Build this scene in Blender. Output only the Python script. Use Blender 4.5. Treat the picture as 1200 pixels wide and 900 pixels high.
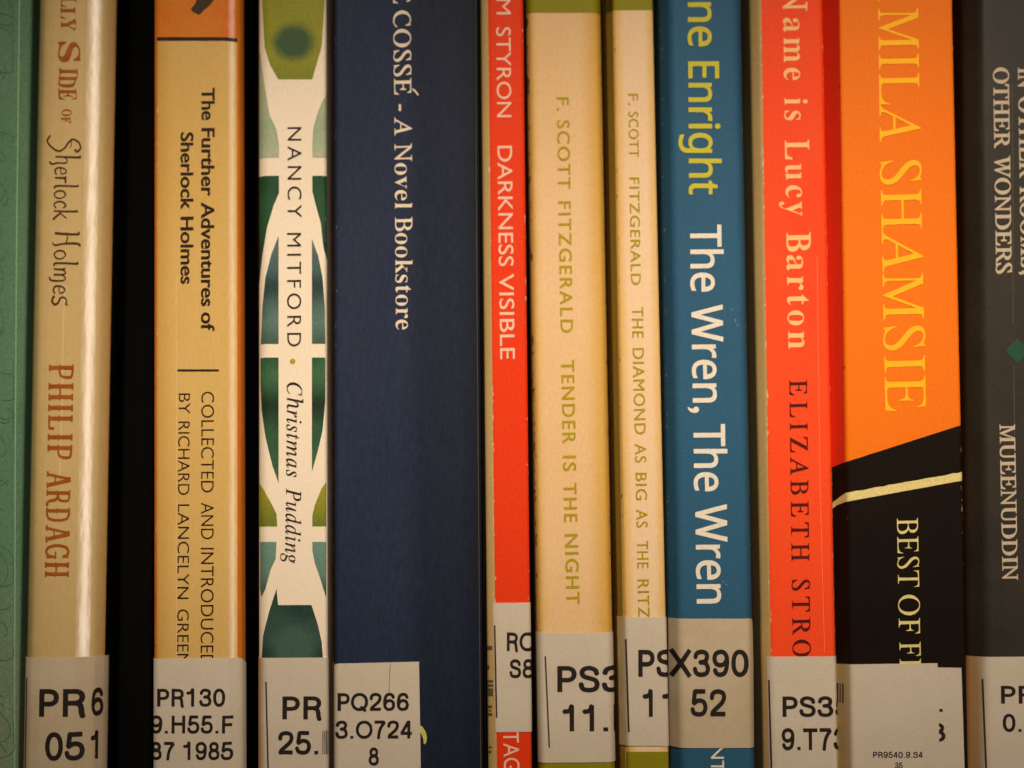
import bpy, bmesh, math, random
from math import radians as R, sin, cos, pi, tan, hypot
from mathutils import Vector, Matrix
from mathutils.geometry import delaunay_2d_cdt as cdt
import numpy as np

random.seed(7)
for o in list(bpy.data.objects):
    bpy.data.objects.remove(o)
scene = bpy.context.scene
COL = scene.collection

# ---------------------------------------------------------------- camera
K = 0.00018                     # metres per photograph pixel on the plane of the spines
D = 0.42
PITCH = R(4.0)
ZC = (962 - 450) * K
cam = bpy.data.cameras.new('camera')
camo = bpy.data.objects.new('camera', cam)
COL.objects.link(camo)
cam.sensor_width = 36.0
cam.lens = 36.0 * D / (1200 * K)
CAMLOC = Vector((0, -D * cos(PITCH), ZC - D * sin(PITCH)))
camo.location = CAMLOC
camo.rotation_euler = (pi / 2 + PITCH, 0, 0)
cam.clip_start = 0.01
cam.clip_end = 20
cam.dof.use_dof = True
cam.dof.focus_distance = D - 0.005
cam.dof.aperture_fstop = 5.6
scene.camera = camo

# ---------------------------------------------------------------- world and lamps
world = bpy.data.worlds.new('World')
scene.world = world
world.use_nodes = True
bg = world.node_tree.nodes['Background']
bg.inputs['Color'].default_value = (0.75, 0.80, 0.85, 1)
bg.inputs['Strength'].default_value = 0.006

def area(name, loc, target, sx, sy, energy, color, spread=180):
    l = bpy.data.lights.new(name, 'AREA')
    l.shape = 'RECTANGLE'
    l.size, l.size_y = sx, sy
    l.energy = energy
    l.color = color
    l.spread = R(spread)
    o = bpy.data.objects.new(name, l)
    COL.objects.link(o)
    o.location = loc
    d = Vector(target) - Vector(loc)
    o.rotation_euler = d.to_track_quat('-Z', 'Y').to_euler()
    return o

area('upper_lamp', (0.02, -0.46, ZC + 0.40), (0.01, 0, ZC + 0.004), 0.30, 0.05, 0.190, (1.0, 0.84, 0.70), 22)  # unseen area lamp above the front; narrow spread shapes the falloff
area('side_lamp', (0.34, -0.36, ZC + 0.05), (0, 0, ZC + 0.01), 0.016, 0.42, 0.17, (1.0, 0.86, 0.74), 120)

scene.view_settings.view_transform = 'Standard'
scene.view_settings.look = 'None'
scene.view_settings.exposure = 0.0
scene.view_settings.gamma = 1.0
scene.render.engine = 'CYCLES'
scene.cycles.max_bounces = 6

# ---------------------------------------------------------------- helpers
def lin(c):
    return tuple(((v / 255) / 12.92 if v / 255 <= 0.04045 else (((v / 255) + 0.055) / 1.055) ** 2.4) for v in c)

def px_world(px, py, y=0.0):
    """point where the ray through a photograph pixel meets the vertical plane at depth y"""
    dx = (px - 600) * K / D
    dz = -(py - 450) * K / D
    v = Vector((dx, cos(PITCH) - dz * sin(PITCH), sin(PITCH) + dz * cos(PITCH)))
    t = (y - CAMLOC.y) / v.y
    return CAMLOC + v * t

MATS = {}
def mat(name, col, rough=0.5, col2=None, amount=0.35, blotch=35.0, grain=0.10, bump=0.12, bscale=2600.0,
        spec=0.12, coat=0.0, coat_rough=0.2, scuff=None, scuff_amt=0.0, scuff_scale=160.0, stretch=(1, 1, 1), rough_var=0.1, edge=None, zramp=None, spot=None):
    if name in MATS:
        return MATS[name]
    m = bpy.data.materials.new(name)
    m.use_nodes = True
    nt = m.node_tree
    N, L = nt.nodes, nt.links
    b = N['Principled BSDF']
    tc = N.new('ShaderNodeTexCoord')
    mp = N.new('ShaderNodeMapping')
    mp.inputs['Scale'].default_value = stretch
    L.new(tc.outputs['Object'], mp.inputs['Vector'])
    def noise(scale, detail=3, rgh=0.6, vec=None):
        n = N.new('ShaderNodeTexNoise')
        n.inputs['Scale'].default_value = scale
        n.inputs['Detail'].default_value = detail
        n.inputs['Roughness'].default_value = rgh
        L.new(vec or mp.outputs['Vector'], n.inputs['Vector'])
        return n
    def mix(fac, a, bb, mode='MIX'):
        x = N.new('ShaderNodeMix')
        x.data_type = 'RGBA'
        x.blend_type = mode
        if isinstance(fac, float): x.inputs[0].default_value = fac
        else: L.new(fac, x.inputs[0])
        for i, v in ((6, a), (7, bb)):
            if isinstance(v, tuple): x.inputs[i].default_value = (*v, 1)
            else: L.new(v, x.inputs[i])
        return x.outputs[2]
    c2 = col2 or tuple(v * 0.80 for v in col)
    n1 = noise(blotch, 5, 0.65)
    rp = N.new('ShaderNodeMapRange')
    rp.inputs['From Min'].default_value = 0.35
    rp.inputs['From Max'].default_value = 0.70
    rp.inputs['To Max'].default_value = amount
    L.new(n1.outputs['Fac'], rp.inputs['Value'])
    base = mix(rp.outputs[0], tuple(col), tuple(c2))
    sep = N.new('ShaderNodeSeparateXYZ')
    L.new(tc.outputs['Object'], sep.inputs[0])
    wv = noise(190.0, 4, 0.6, tc.outputs['Object'])
    def math_(op, a, bb=None):
        x = N.new('ShaderNodeMath'); x.operation = op
        for i, v in ((0, a), (1, bb)):
            if v is None: continue
            if isinstance(v, (int, float)): x.inputs[i].default_value = v
            else: L.new(v, x.inputs[i])
        return x.outputs[0]
    def ramp(v, a, bb):
        x = N.new('ShaderNodeMapRange'); x.interpolation_type = 'SMOOTHSTEP'
        x.inputs['From Min'].default_value = a; x.inputs['From Max'].default_value = bb
        L.new(v, x.inputs['Value'])
        return x.outputs[0]
    jit = math_('MULTIPLY', math_('SUBTRACT', wv.outputs['Fac'], 0.5), 0.0022)
    if zramp:                      # printed colour that changes along the spine: [(z, colour), ...] rising z
        zz = math_('ADD', sep.outputs['Z'], jit)
        cur = tuple(zramp[0][1])
        for (za, ca), (zb, cb) in zip(zramp, zramp[1:]):
            cur = mix(ramp(zz, za, zb), cur, tuple(cb))
        base = mix(rp.outputs[0], cur, mix(0.45, cur, tuple(c2)))
    for sp in (spot or []):        # soft round printed spot: (x, z, rx, rz, colour)
        dx = math_('DIVIDE', math_('SUBTRACT', math_('ADD', sep.outputs['X'], jit), sp[0]), sp[2])
        dz = math_('DIVIDE', math_('SUBTRACT', math_('ADD', sep.outputs['Z'], jit), sp[1]), sp[3])
        rr_ = math_('SQRT', math_('ADD', math_('MULTIPLY', dx, dx), math_('MULTIPLY', dz, dz)))
        base = mix(ramp(rr_, 1.15, 0.55), base, tuple(sp[4]))
    for e_ in (edge or []):        # toned strip, painted shade on some covers: (x where it starts, x where it is full, colour, strength)
        fe = math_('MULTIPLY', ramp(math_('ADD', sep.outputs['X'], math_('MULTIPLY', jit, .5)), e_[0], e_[1]), e_[3])
        base = mix(fe, base, tuple(e_[2]))
    n2 = noise(1700.0, 2, 0.7)
    g = N.new('ShaderNodeMapRange')
    g.inputs['From Min'].default_value = 0.25
    g.inputs['From Max'].default_value = 0.75
    g.inputs['To Min'].default_value = 1 - grain
    g.inputs['To Max'].default_value = 1 + grain
    L.new(n2.outputs['Fac'], g.inputs['Value'])
    cg = N.new('ShaderNodeCombineColor')
    for i in range(3): L.new(g.outputs[0], cg.inputs[i])
    base = mix(1.0, base, cg.outputs[0], 'MULTIPLY')
    if scuff:
        n3 = noise(scuff_scale, 6, 0.75)
        s = N.new('ShaderNodeMapRange')
        s.inputs['From Min'].default_value = 0.66
        s.inputs['From Max'].default_value = 0.74
        s.inputs['To Max'].default_value = scuff_amt
        L.new(n3.outputs['Fac'], s.inputs['Value'])
        base = mix(s.outputs[0], base, tuple(scuff))
    L.new(base, b.inputs['Base Color'])
    rr = N.new('ShaderNodeMapRange')
    rr.inputs['To Min'].default_value = max(0.02, rough - rough_var)
    rr.inputs['To Max'].default_value = min(1, rough + rough_var)
    L.new(noise(220.0, 4).outputs['Fac'], rr.inputs['Value'])
    L.new(rr.outputs[0], b.inputs['Roughness'])
    b.inputs['Specular IOR Level'].default_value = spec
    b.inputs['Coat Weight'].default_value = coat
    b.inputs['Coat Roughness'].default_value = coat_rough
    b.inputs['Coat IOR'].default_value = 1.7
    bp = N.new('ShaderNodeBump')
    bp.inputs['Strength'].default_value = bump
    bp.inputs['Distance'].default_value = 0.0002
    L.new(noise(bscale, 3, 0.6).outputs['Fac'], bp.inputs['Height'])
    L.new(bp.outputs[0], b.inputs['Normal'])
    if coat:
        bp2 = N.new('ShaderNodeBump')
        bp2.inputs['Strength'].default_value = 0.05
        bp2.inputs['Distance'].default_value = 0.0004
        L.new(noise(420.0, 3, 0.6).outputs['Fac'], bp2.inputs['Height'])
        L.new(bp2.outputs[0], b.inputs['Coat Normal'])
    MATS[name] = m
    return m

def link(name, me, material, parent=None, label=None):
    me.materials.clear()
    me.materials.append(material)
    o = bpy.data.objects.new(name, me)
    COL.objects.link(o)
    if parent: o.parent = parent
    if label: o['label'] = label
    return o

# ---------------------------------------------------------------- a book's cross-section
class Prof:
    """front outline of a book seen from above: X across the spine, Y depth (0 = frontmost)"""
    def __init__(s, pts, W, depth, cut=0.0006, steps=5):
        P = [Vector((0, depth))] + [Vector(p) for p in pts] + [Vector((W, depth))]
        out = []
        for i in range(1, len(P) - 1):
            a, b, c = P[i - 1], P[i], P[i + 1]
            l1, l2 = (a - b).length, (c - b).length
            q = min(cut, l1 * .45, l2 * .45)
            p0 = b + (a - b).normalized() * q
            p2 = b + (c - b).normalized() * q
            for k in range(steps + 1):
                t = k / steps
                out.append(p0 * (1 - t) ** 2 + b * 2 * t * (1 - t) + p2 * t * t)
        s.front = out
        s.poly = [P[0]] + out + [P[-1]]
        s.W, s.depth = W, depth
        s.nrm = []
        n = len(s.poly)
        for i in range(n):
            a = s.poly[max(i - 1, 0)]; c = s.poly[min(i + 1, n - 1)]
            d = (c - a).normalized()
            s.nrm.append(Vector((d.y, -d.x)))
        s.knots = sorted({round(p.x, 6) for p in out})
    def at(s, X, lift):
        f = s.poly
        eps = 1e-6
        if X <= eps:          # round on to the left side
            y = f[1].y + (-X) * 1.0
            return Vector((-lift, y))
        if X >= s.W - eps:
            y = f[-2].y + (X - s.W)
            return Vector((s.W + lift, y))
        for i in range(1, len(f) - 2):
            if f[i].x - eps <= X <= f[i + 1].x + eps and f[i + 1].x - f[i].x > 1e-9:
                t = (X - f[i].x) / (f[i + 1].x - f[i].x)
                t = max(0, min(1, t))
                p = f[i].lerp(f[i + 1], t)
                nn = s.nrm[i].lerp(s.nrm[i + 1], t).normalized()
                return p + nn * lift
        return Vector((X, f[1].y - lift))

def std_prof(W, lw=0.0004, ld=0.0006, rw=0.0004, rd=0.0006, bulge=0.0, depth=0.13, cut=0.0006):
    pts = [(0, ld)]
    n = 8 if bulge > 0 else 1
    x0, x1 = lw, W - rw
    for i in range(n + 1):
        t = i / n
        pts.append((x0 + (x1 - x0) * t, -bulge * (1 - (2 * t - 1) ** 2)))
    pts.append((W, rd))
    return Prof(pts, W, depth, cut)

TEXTS = []
class Book:
    def __init__(s, name, label, L0, R0, L9, R9, d=0.0, H=0.205, lean_px=None, prof=None, cover=None,
                 category='book', board=0.0004, pages=None, page_in=0.0, rsm=0.0, segs=1, **pk):
        a, b = px_world(L0, 0, d), px_world(R0, 0, d)
        c, e = px_world(L9, 900, d), px_world(R9, 900, d)
        top, bot = (a + b) / 2, (c + e) / 2
        ang = math.atan2(top.x - bot.x, top.z - bot.z)
        s.W = ((b.x - a.x) + (e.x - c.x)) / 2 * cos(ang)
        # axis foot on the shelf
        t = (0 - bot.z) / (top.z - bot.z)
        foot = bot + (top - bot) * t
        lift = abs(sin(ang)) * s.W / 2 + 0.0002
        s.d = d
        s.root = bpy.data.objects.new(name, None)
        COL.objects.link(s.root)
        s.root.empty_display_size = 0.02
        s.root['label'] = label
        s.root['category'] = category
        s.root['group'] = 'library books standing in a row on the shelf'
        s.root.location = (foot.x, d, lift)
        s.root.rotation_euler = (0, ang, 0)
        s.ang = ang
        s.H = H
        s.lift0 = lift
        s.foot = foot
        s.prof = prof(s.W) if prof else std_prof(s.W, **pk)
        s.build_cover(cover, board, pages, page_in)
    # photograph pixel -> (X across from the left edge, Z up the book)
    def loc(s, px, py):
        p = px_world(px, py, s.d) - Vector((s.foot.x, s.d, s.lift0))
        c, n = cos(-s.ang), sin(-s.ang)
        x = p.x * c + p.z * n
        z = -p.x * n + p.z * c
        return x + s.W / 2, z
    def put(s, X, Z, lift):
        q = s.prof.at(X, lift)
        return Vector((q.x - s.W / 2, q.y, Z))
    def build_cover(s, cover, th, pages, pin):
        P, Nn = s.prof.poly, s.prof.nrm
        bm = bmesh.new()
        n = len(P)
        rings = []
        for Z in (0.0, s.H):
            o = [bm.verts.new((p.x - s.W / 2, p.y, Z)) for p in P]
            i = [bm.verts.new((p.x - nn.x * th - s.W / 2, p.y - nn.y * th, Z)) for p, nn in zip(P, Nn)]
            rings.append((o, i))
        (o0, i0), (o1, i1) = rings
        for k in range(n - 1):
            f = bm.faces.new((o0[k], o0[k + 1], o1[k + 1], o1[k])); f.smooth = True
            bm.faces.new((i0[k + 1], i0[k], i1[k], i1[k + 1]))
            bm.faces.new((o0[k + 1], o0[k], i0[k], i0[k + 1]))
            bm.faces.new((o1[k], o1[k + 1], i1[k + 1], i1[k]))
        bm.faces.new((o0[0], o1[0], i1[0], i0[0]))
        bm.faces.new((o1[-1], o0[-1], i0[-1], i1[-1]))
        me = bpy.data.meshes.new('cover')
        bm.to_mesh(me); bm.free()
        try: me.set_sharp_from_angle(angle=R(50))
        except Exception: pass
        s.cover = link('cover', me, cover, s.root)
        bm = bmesh.new()
        t2 = th + 0.0001
        y0 = max(p.y for p in s.prof.front) + th + 0.0004
        v = [bm.verts.new((x, y, z)) for z in (pin + 0.0001, s.H - pin) for x, y in
             ((-s.W / 2 + t2, y0), (s.W / 2 - t2, y0), (s.W / 2 - t2, s.prof.depth - pin), (-s.W / 2 + t2, s.prof.depth - pin))]
        for f in ((3, 2, 1, 0), (4, 5, 6, 7), (0, 1, 5, 4), (1, 2, 6, 5), (2, 3, 7, 6), (3, 0, 4, 7)):
            bm.faces.new([v[i] for i in f])
        me = bpy.data.meshes.new('page_block')
        bm.to_mesh(me); bm.free()
        link('page_block', me, PAPER, s.root)
    # lay a flat 2-D mesh (verts in X,Z, tris) on to the cover
    def drape(s, name, V, F, material, lift, parent=None, label=None, thick=0.0):
        bm = bmesh.new()
        vs = [bm.verts.new((v[0], v[1], 0)) for v in V]
        for f in F:
            if len(set(f)) >= 3:
                try: bm.faces.new([vs[i] for i in f])
                except ValueError: pass
        xs = [v[0] for v in V]
        lo, hi = min(xs), max(xs)
        for kx in [0.0] + s.prof.knots + [s.W]:
            if lo + 1e-6 < kx < hi - 1e-6:
                bmesh.ops.bisect_plane(bm, geom=bm.verts[:] + bm.edges[:] + bm.faces[:], dist=1e-8, plane_co=(kx, 0, 0), plane_no=(1, 0, 0))
        flat = [(v, v.co.x, v.co.y) for v in bm.verts]
        low = [s.put(x, z, 0.00001) for _, x, z in flat] if thick > 0 else None
        for v, x, z in flat:
            v.co = s.put(x, z, lift)
        for f in bm.faces:
            f.smooth = True
        bm.normal_update()
        if bm.faces and sum(f.normal.y * f.calc_area() for f in bm.faces) > 0:
            bmesh.ops.reverse_faces(bm, faces=bm.faces[:])
        if thick > 0:
            down = {}
            for e in [e for e in bm.edges if e.is_boundary]:
                q = []
                for vv in e.verts:
                    i_ = next((k_ for k_, t_ in enumerate(flat) if t_[0] is vv or t_[0] == vv), None)
                    if i_ is None: break
                    if i_ not in down: down[i_] = bm.verts.new(low[i_])
                    q.append(down[i_])
                if len(q) == 2: bm.faces.new((e.verts[0], e.verts[1], q[1], q[0])).smooth = False
        me = bpy.data.meshes.new(name)
        bm.to_mesh(me); bm.free()
        if thick > 0:
            me.set_sharp_from_angle(angle=R(40))
        return link(name, me, material, parent or s.root, label)
    def sheet(s, name, pts, material, lift=0.00004, parent=None, label=None, raw=False, thick=0.0):
        P = [Vector(p) for p in pts] if raw else [Vector(s.loc(*p)) for p in pts]
        V, F = fill([P])
        return s.drape(name, V, F, material, lift, parent, label, thick)
    def text(s, *a, **kw):
        TEXTS.append((s, a, kw))
    def text_now(s, name, words, material, lift=0.00007, parent=None, style='gill', k=(0, 0), label=None, track=0.0, fx=None):
        """words: list of (string, (x0,y0), (x1,y1), cap_height_px): the ink runs from p0 to p1 along the baseline"""
        AV, AF = [], []
        for wd, p0, p1, hp in words:
            V, F, capn = glyphs(wd, style, k, track)
            if fx: V = [fx(v) for v in V]
            xs = [v[0] for v in V]
            a, b = Vector(s.loc(*p0)), Vector(s.loc(*p1))
            d = b - a
            L = d.length
            u = d.normalized()
            w = Vector((-u.y, u.x))
            h = hp * K * (D + s.d) / D / capn
            sx = L / (max(xs) - min(xs))
            x0 = min(xs)
            off = len(AV)
            for v in V:
                q = a + u * ((v[0] - x0) * sx) + w * (v[1] * h)
                AV.append((q.x, q.y))
            AF += [[i + off for i in f] for f in F]
        return s.drape(name, AV, AF, material, lift, parent, label)

def fill(contours):
    """union of closed contours by non-zero winding, one cluster of touching contours at a time"""
    groups = []
    for c in contours:
        bb = [min(p[0] for p in c), min(p[1] for p in c), max(p[0] for p in c), max(p[1] for p in c)]
        g = [bb, [c]]
        rest = []
        for h in groups:
            a = h[0]
            if a[0] <= g[0][2] and g[0][0] <= a[2] and a[1] <= g[0][3] and g[0][1] <= a[3]:
                g = [[min(a[0], g[0][0]), min(a[1], g[0][1]), max(a[2], g[0][2]), max(a[3], g[0][3])], h[1] + g[1]]
            else:
                rest.append(h)
        groups = rest + [g]
    VV, FF = [], []
    for _, cs in groups:
        V, F = fill_one(cs)
        o = len(VV)
        VV += V
        FF += [[q + o for q in f] for f in F]
    return VV, FF

def fill_one(contours):
    V, E, A, B = [], [], [], []
    for c in contours:
        n = len(c)
        o = len(V)
        V += [Vector((p[0], p[1])) for p in c]
        E += [(o + q, o + (q + 1) % n) for q in range(n)]
        A += [(p[0], p[1]) for p in c]
        B += [(c[(q + 1) % n][0], c[(q + 1) % n][1]) for q in range(n)]
    r = cdt(V, E, [], 0, 1e-7)
    co = np.array([(v[0], v[1]) for v in r[0]])
    tr = np.array([list(f) for f in r[2]], dtype=int)
    if len(tr) == 0: return [], []
    cen = co[tr].mean(axis=1)
    A, B = np.array(A), np.array(B)
    keep = []
    for k0 in range(0, len(cen), 500):
        c = cen[k0:k0 + 500]
        px, py = c[:, 0:1], c[:, 1:2]
        ay, by = A[None, :, 1], B[None, :, 1]
        side = (B[None, :, 0] - A[None, :, 0]) * (py - ay) - (px - A[None, :, 0]) * (by - ay)
        w = ((ay <= py) & (by > py) & (side > 0)).sum(1) - ((ay > py) & (by <= py) & (side < 0)).sum(1)
        keep += list(w > 0)
    # closed contours given clockwise as a whole (simple panels) count as filled too
    if not any(keep):
        return fill_one([list(reversed(c)) for c in contours])
    return [tuple(v) for v in r[0]], [list(map(int, f)) for f, k_ in zip(tr, keep) if k_]

# ---------------------------------------------------------------- lettering: outlines from Blender's own type
def mapped(t, up, lo, dg=None):
    o = ''
    for c in t:
        if 'A' <= c <= 'Z': o += chr(up + ord(c) - 65)
        elif c == 'h' and lo == 0x1D44E: o += '\u210E'
        elif 'a' <= c <= 'z': o += chr(lo + ord(c) - 97)
        elif dg and '0' <= c <= '9': o += chr(dg + ord(c) - 48)
        else: o += c
    return o

GC = {}
def bodyof(t, style):
    return {'gill': lambda: t,
            'sans': lambda: mapped(t, 0x1D5A0, 0x1D5BA, 0x1D7E2),
            'sansb': lambda: mapped(t, 0x1D5D4, 0x1D5EE, 0x1D7EC),
            'serifb': lambda: mapped(t, 0x1D400, 0x1D41A, 0x1D7CE),
            'italic': lambda: mapped(t, 0x1D434, 0x1D44E),
            'roman': lambda: mapped(t, 0x1D434, 0x1D44E)}[style]()
def set_type(keys):
    """all words in one pass: outlines of every (word, style, tracking)"""
    T = bpy.data.scenes.new('type_setting')
    obs, sets = [], {}
    for key in keys: sets.setdefault((key[1], key[2]), []).append(key[0])
    for (st, tr), ws in sets.items():
        cu = bpy.data.curves.new('type', 'FONT')
        cu.space_character = 1 + tr
        cu.space_line = 4.0
        cu.body = '\n'.join(bodyof(w_, st) for w_ in ws)
        cu.resolution_u = 5
        o = bpy.data.objects.new('type', cu)
        T.collection.objects.link(o)
        obs.append(o)
    with bpy.context.temp_override(scene=T, view_layer=T.view_layers[0]):
        dg = bpy.context.evaluated_depsgraph_get()
    for ((st, tr), ws), o in zip(sets.items(), obs):
        rows = {}
        for c in contours_of(o.to_curve(dg)):
            k_ = round(-(sum(p[1] for p in c) / len(c) - .3) / 4.0)
            rows.setdefault(k_, []).append([(p[0], p[1] + 4.0 * k_) for p in c])
        o.to_curve_clear()
        for k_, w_ in enumerate(ws):
            GC[(w_, st, tr)] = tidy(rows.get(k_, []), st)
    for o in obs:
        cu = o.data
        bpy.data.objects.remove(o)
        bpy.data.curves.remove(cu)
    bpy.data.scenes.remove(T)
def outlines(t, style, track):
    return GC[(t, style, track)]
def contours_of(c2):
    res = []
    for s in c2.splines:
        pts = []
        if s.type == 'BEZIER':
            bp = s.bezier_points
            n = len(bp)
            for i in range(n):
                a, b = bp[i], bp[(i + 1) % n]
                p0, p1, p2, p3 = a.co, a.handle_right, b.handle_left, b.co
                straight = (abs((p1 - p0).cross(p3 - p0).z) < 1e-6 and abs((p2 - p0).cross(p3 - p0).z) < 1e-6)
                m = 1 if straight else 6
                for q in range(m):
                    u = q / m
                    v = p0 * (1 - u) ** 3 + p1 * 3 * u * (1 - u) ** 2 + p2 * 3 * u * u * (1 - u) + p3 * u ** 3
                    pts.append((v.x, v.y))
        else:
            pts = [(p.co.x, p.co.y) for p in s.points]
        # drop doubled points
        cl = []
        for p in pts:
            if not cl or hypot(p[0] - cl[-1][0], p[1] - cl[-1][1]) > 1e-5: cl.append(p)
        if len(cl) > 2 and hypot(cl[0][0] - cl[-1][0], cl[0][1] - cl[-1][1]) < 1e-5: cl.pop()
        if len(cl) > 2: res.append(cl)
    return res
def tidy(res, style):
    if style == 'roman':
        res = [[(x - y * 0.287, y) for x, y in c] for c in res]
    # outer contours counter-clockwise, holes clockwise, whichever font a letter came from
    def inside(p, c):
        k_ = False
        for q in range(len(c)):
            (xa, ya), (xb, yb) = c[q - 1], c[q]
            if (ya > p[1]) != (yb > p[1]) and p[0] < (xb - xa) * (p[1] - ya) / (yb - ya) + xa: k_ = not k_
        return k_
    out = []
    for i, c in enumerate(res):
        depth = sum(1 for j, d in enumerate(res) if j != i and len(d) > 2 and sum(inside(p, d) for p in c) > .8 * len(c))
        ar = sum(c[q - 1][0] * c[q][1] - c[q][0] * c[q - 1][1] for q in range(len(c)))
        out.append(list(reversed(c)) if (ar > 0) != (depth % 2 == 0) else c)
    res = out
    return res

def embolden(c, kx, ky):
    n = len(c)
    out = []
    for i in range(n):
        a, b, d = Vector(c[i - 1]), Vector(c[i]), Vector(c[(i + 1) % n])
        e1, e2 = (b - a).normalized(), (d - b).normalized()
        n1, n2 = Vector((e1.y, -e1.x)), Vector((e2.y, -e2.x))
        m = n1 + n2
        if m.length < 1e-4: m = n1
        m.normalize()
        f = 1 / max(0.5, m.dot(n1))
        out.append((b.x + m.x * f * kx, b.y + m.y * f * ky))
    return out

CAPH = {}
def glyphs(t, style, k, track):
    if style in SK:
        return skel_text(t, style, track)
    if style not in CAPH:
        ys = [p[1] for c in outlines('H' if style != 'gill' else 'H', style, 0) for p in c]
        CAPH[style] = max(ys)
    cs = outlines(t, style, track)
    if k != (0, 0): cs = [embolden(c, *k) for c in cs]
    V, F = fill(cs)
    return V, F, CAPH[style]

# ---------------------------------------------------------------- lettering drawn as strokes
def cat(pts, n=5):
    out = []
    P = [pts[0]] + list(pts) + [pts[-1]]
    for i in range(1, len(P) - 2):
        p0, p1, p2, p3 = P[i - 1], P[i], P[i + 1], P[i + 2]
        for q in range(n):
            t = q / n
            out.append(tuple(0.5 * (2 * p1[j] + (p2[j] - p0[j]) * t + (2 * p0[j] - 5 * p1[j] + 4 * p2[j] - p3[j]) * t * t
                       + (3 * p1[j] - p0[j] - 3 * p2[j] + p3[j]) * t ** 3) for j in (0, 1)))
    out.append(tuple(pts[-1][:2]))
    return out

def ell(cx, cy, rx, ry, a0=0, a1=360, n=22, e=2.25):
    out = []
    for i in range(n + 1):
        a = R(a0 + (a1 - a0) * i / n)
        c, s_ = cos(a), sin(a)
        out.append((cx + rx * math.copysign(abs(c) ** (2 / e), c), cy + ry * math.copysign(abs(s_) ** (2 / e), s_)))
    return out

def ribbon(path, w0, w1=None, disc=True):
    """polygons (CCW) that make up a stroke"""
    w1 = w0 if w1 is None else w1
    n = len(path)
    polys = []
    tot = sum(hypot(path[i + 1][0] - path[i][0], path[i + 1][1] - path[i][1]) for i in range(n - 1)) or 1
    acc = 0
    for i in range(n - 1):
        a, b = Vector(path[i]), Vector(path[i + 1])
        d = b - a
        if d.length < 1e-6: continue
        wa = w0 + (w1 - w0) * acc / tot
        acc += d.length
        wb = w0 + (w1 - w0) * acc / tot
        nn = Vector((-d.y, d.x)).normalized()
        polys.append([a - nn * wa / 2, b - nn * wb / 2, b + nn * wb / 2, a + nn * wa / 2])
        if disc and 0 < i:
            polys.append([a + Vector((cos(q * pi / 5), sin(q * pi / 5))) * wa / 2 for q in range(10)])
    return polys

def helv():
    t = 0.176
    h = t / 2
    y1 = 1 - h
    G = {}
    def g(ch, adv, *paths): G[ch] = (adv, [(p, t) for p in paths])
    st = 0.10 + h
    g('P', .80, [(st, 0), (st, 1)], [(st, y1), (.44, y1)] + ell(.44, (y1 + .46) / 2, .24, (y1 - .46) / 2, 90, -90, 14)[1:] + [(st, .46)])
    g('R', .86, [(st, 0), (st, 1)], [(st, y1), (.46, y1)] + ell(.46, (y1 + .49) / 2, .24, (y1 - .49) / 2, 90, -90, 14)[1:] + [(st, .49)],
      cat([(.46, .49), (.62, .44), (.67, .30), (.685, .12), (.72, 0)]))
    g('S', .80, cat([(.655, .70), (.61, .84), (.40, .925), (.20, .86), (.15, .735), (.22, .60), (.42, .53), (.61, .45), (.67, .29), (.60, .13), (.40, .075), (.18, .13), (.115, .32)], 6))
    g('0', .77, ell(.385, .5, .255, .425, 0, 360, 28))
    g('1', .77, [(.43, 0), (.43, 1)], cat([(.13, .755), (.29, .77), (.38, .85), (.41, .97)]))
    g('2', .77, cat([(.135, .66), (.18, .85), (.38, .925), (.59, .86), (.635, .69), (.56, .52), (.36, .33), (.19, .18), (.15, .06)], 6), [(.085, h), (.69, h)])
    g('3', .77, cat([(.135, .72), (.20, .87), (.38, .925), (.56, .87), (.60, .73), (.53, .58), (.31, .535)], 6), cat([(.31, .535), (.54, .50), (.64, .30), (.57, .13), (.375, .075), (.18, .13), (.11, .31)], 6))
    g('4', .77, [(.52, 0), (.52, 1)], [(.50, .94), (.10, .29)], [(.05, .29), (.70, .29)])
    g('5', .77, [(.64, .925), (.215, .925), (.155, .48)], cat([(.155, .48), (.36, .59), (.57, .53), (.64, .33), (.56, .13), (.36, .075), (.17, .13), (.105, .28)], 6))
    six = cat([(.62, .74), (.55, .88), (.39, .925), (.21, .83), (.135, .52), (.15, .25), (.25, .11), (.39, .075), (.57, .14), (.635, .32), (.57, .51), (.39, .575), (.22, .50), (.145, .36)], 6)
    g('6', .77, six)
    g('9', .77, [(.77 - x, 1 - y) for x, y in six])
    g('7', .77, [(.08, .925), (.67, .925)], cat([(.66, .90), (.47, .66), (.36, .38), (.31, 0)]))
    g('8', .77, ell(.385, .735, .20, .19, 0, 360, 20), ell(.385, .30, .25, .225, 0, 360, 22))
    g('.', .385, [(.19, 0), (.19, .155)])
    g('-', .46, [(.08, .36), (.40, .36)])
    g('H', .98, [(st, 0), (st, 1)], [(.80, 0), (.80, 1)], [(st, .53), (.80, .53)])
    g('F', .76, [(st, 0), (st, 1)], [(st, y1), (.70, y1)], [(st, .49), (.64, .49)])
    g('T', .82, [(.03, y1), (.79, y1)], [(.41, 0), (.41, y1)])
    g('X', .84, [(.07, 0), (.75, 1)], [(.75, 0), (.07, 1)])
    g('O', 1.04, ell(.52, .5, .40, .425, 0, 360, 30, 2.1))
    g('Q', 1.04, ell(.52, .5, .40, .425, 0, 360, 30, 2.1), [(.58, .24), (.88, -.02)])
    g(' ', .385)
    return G

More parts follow.
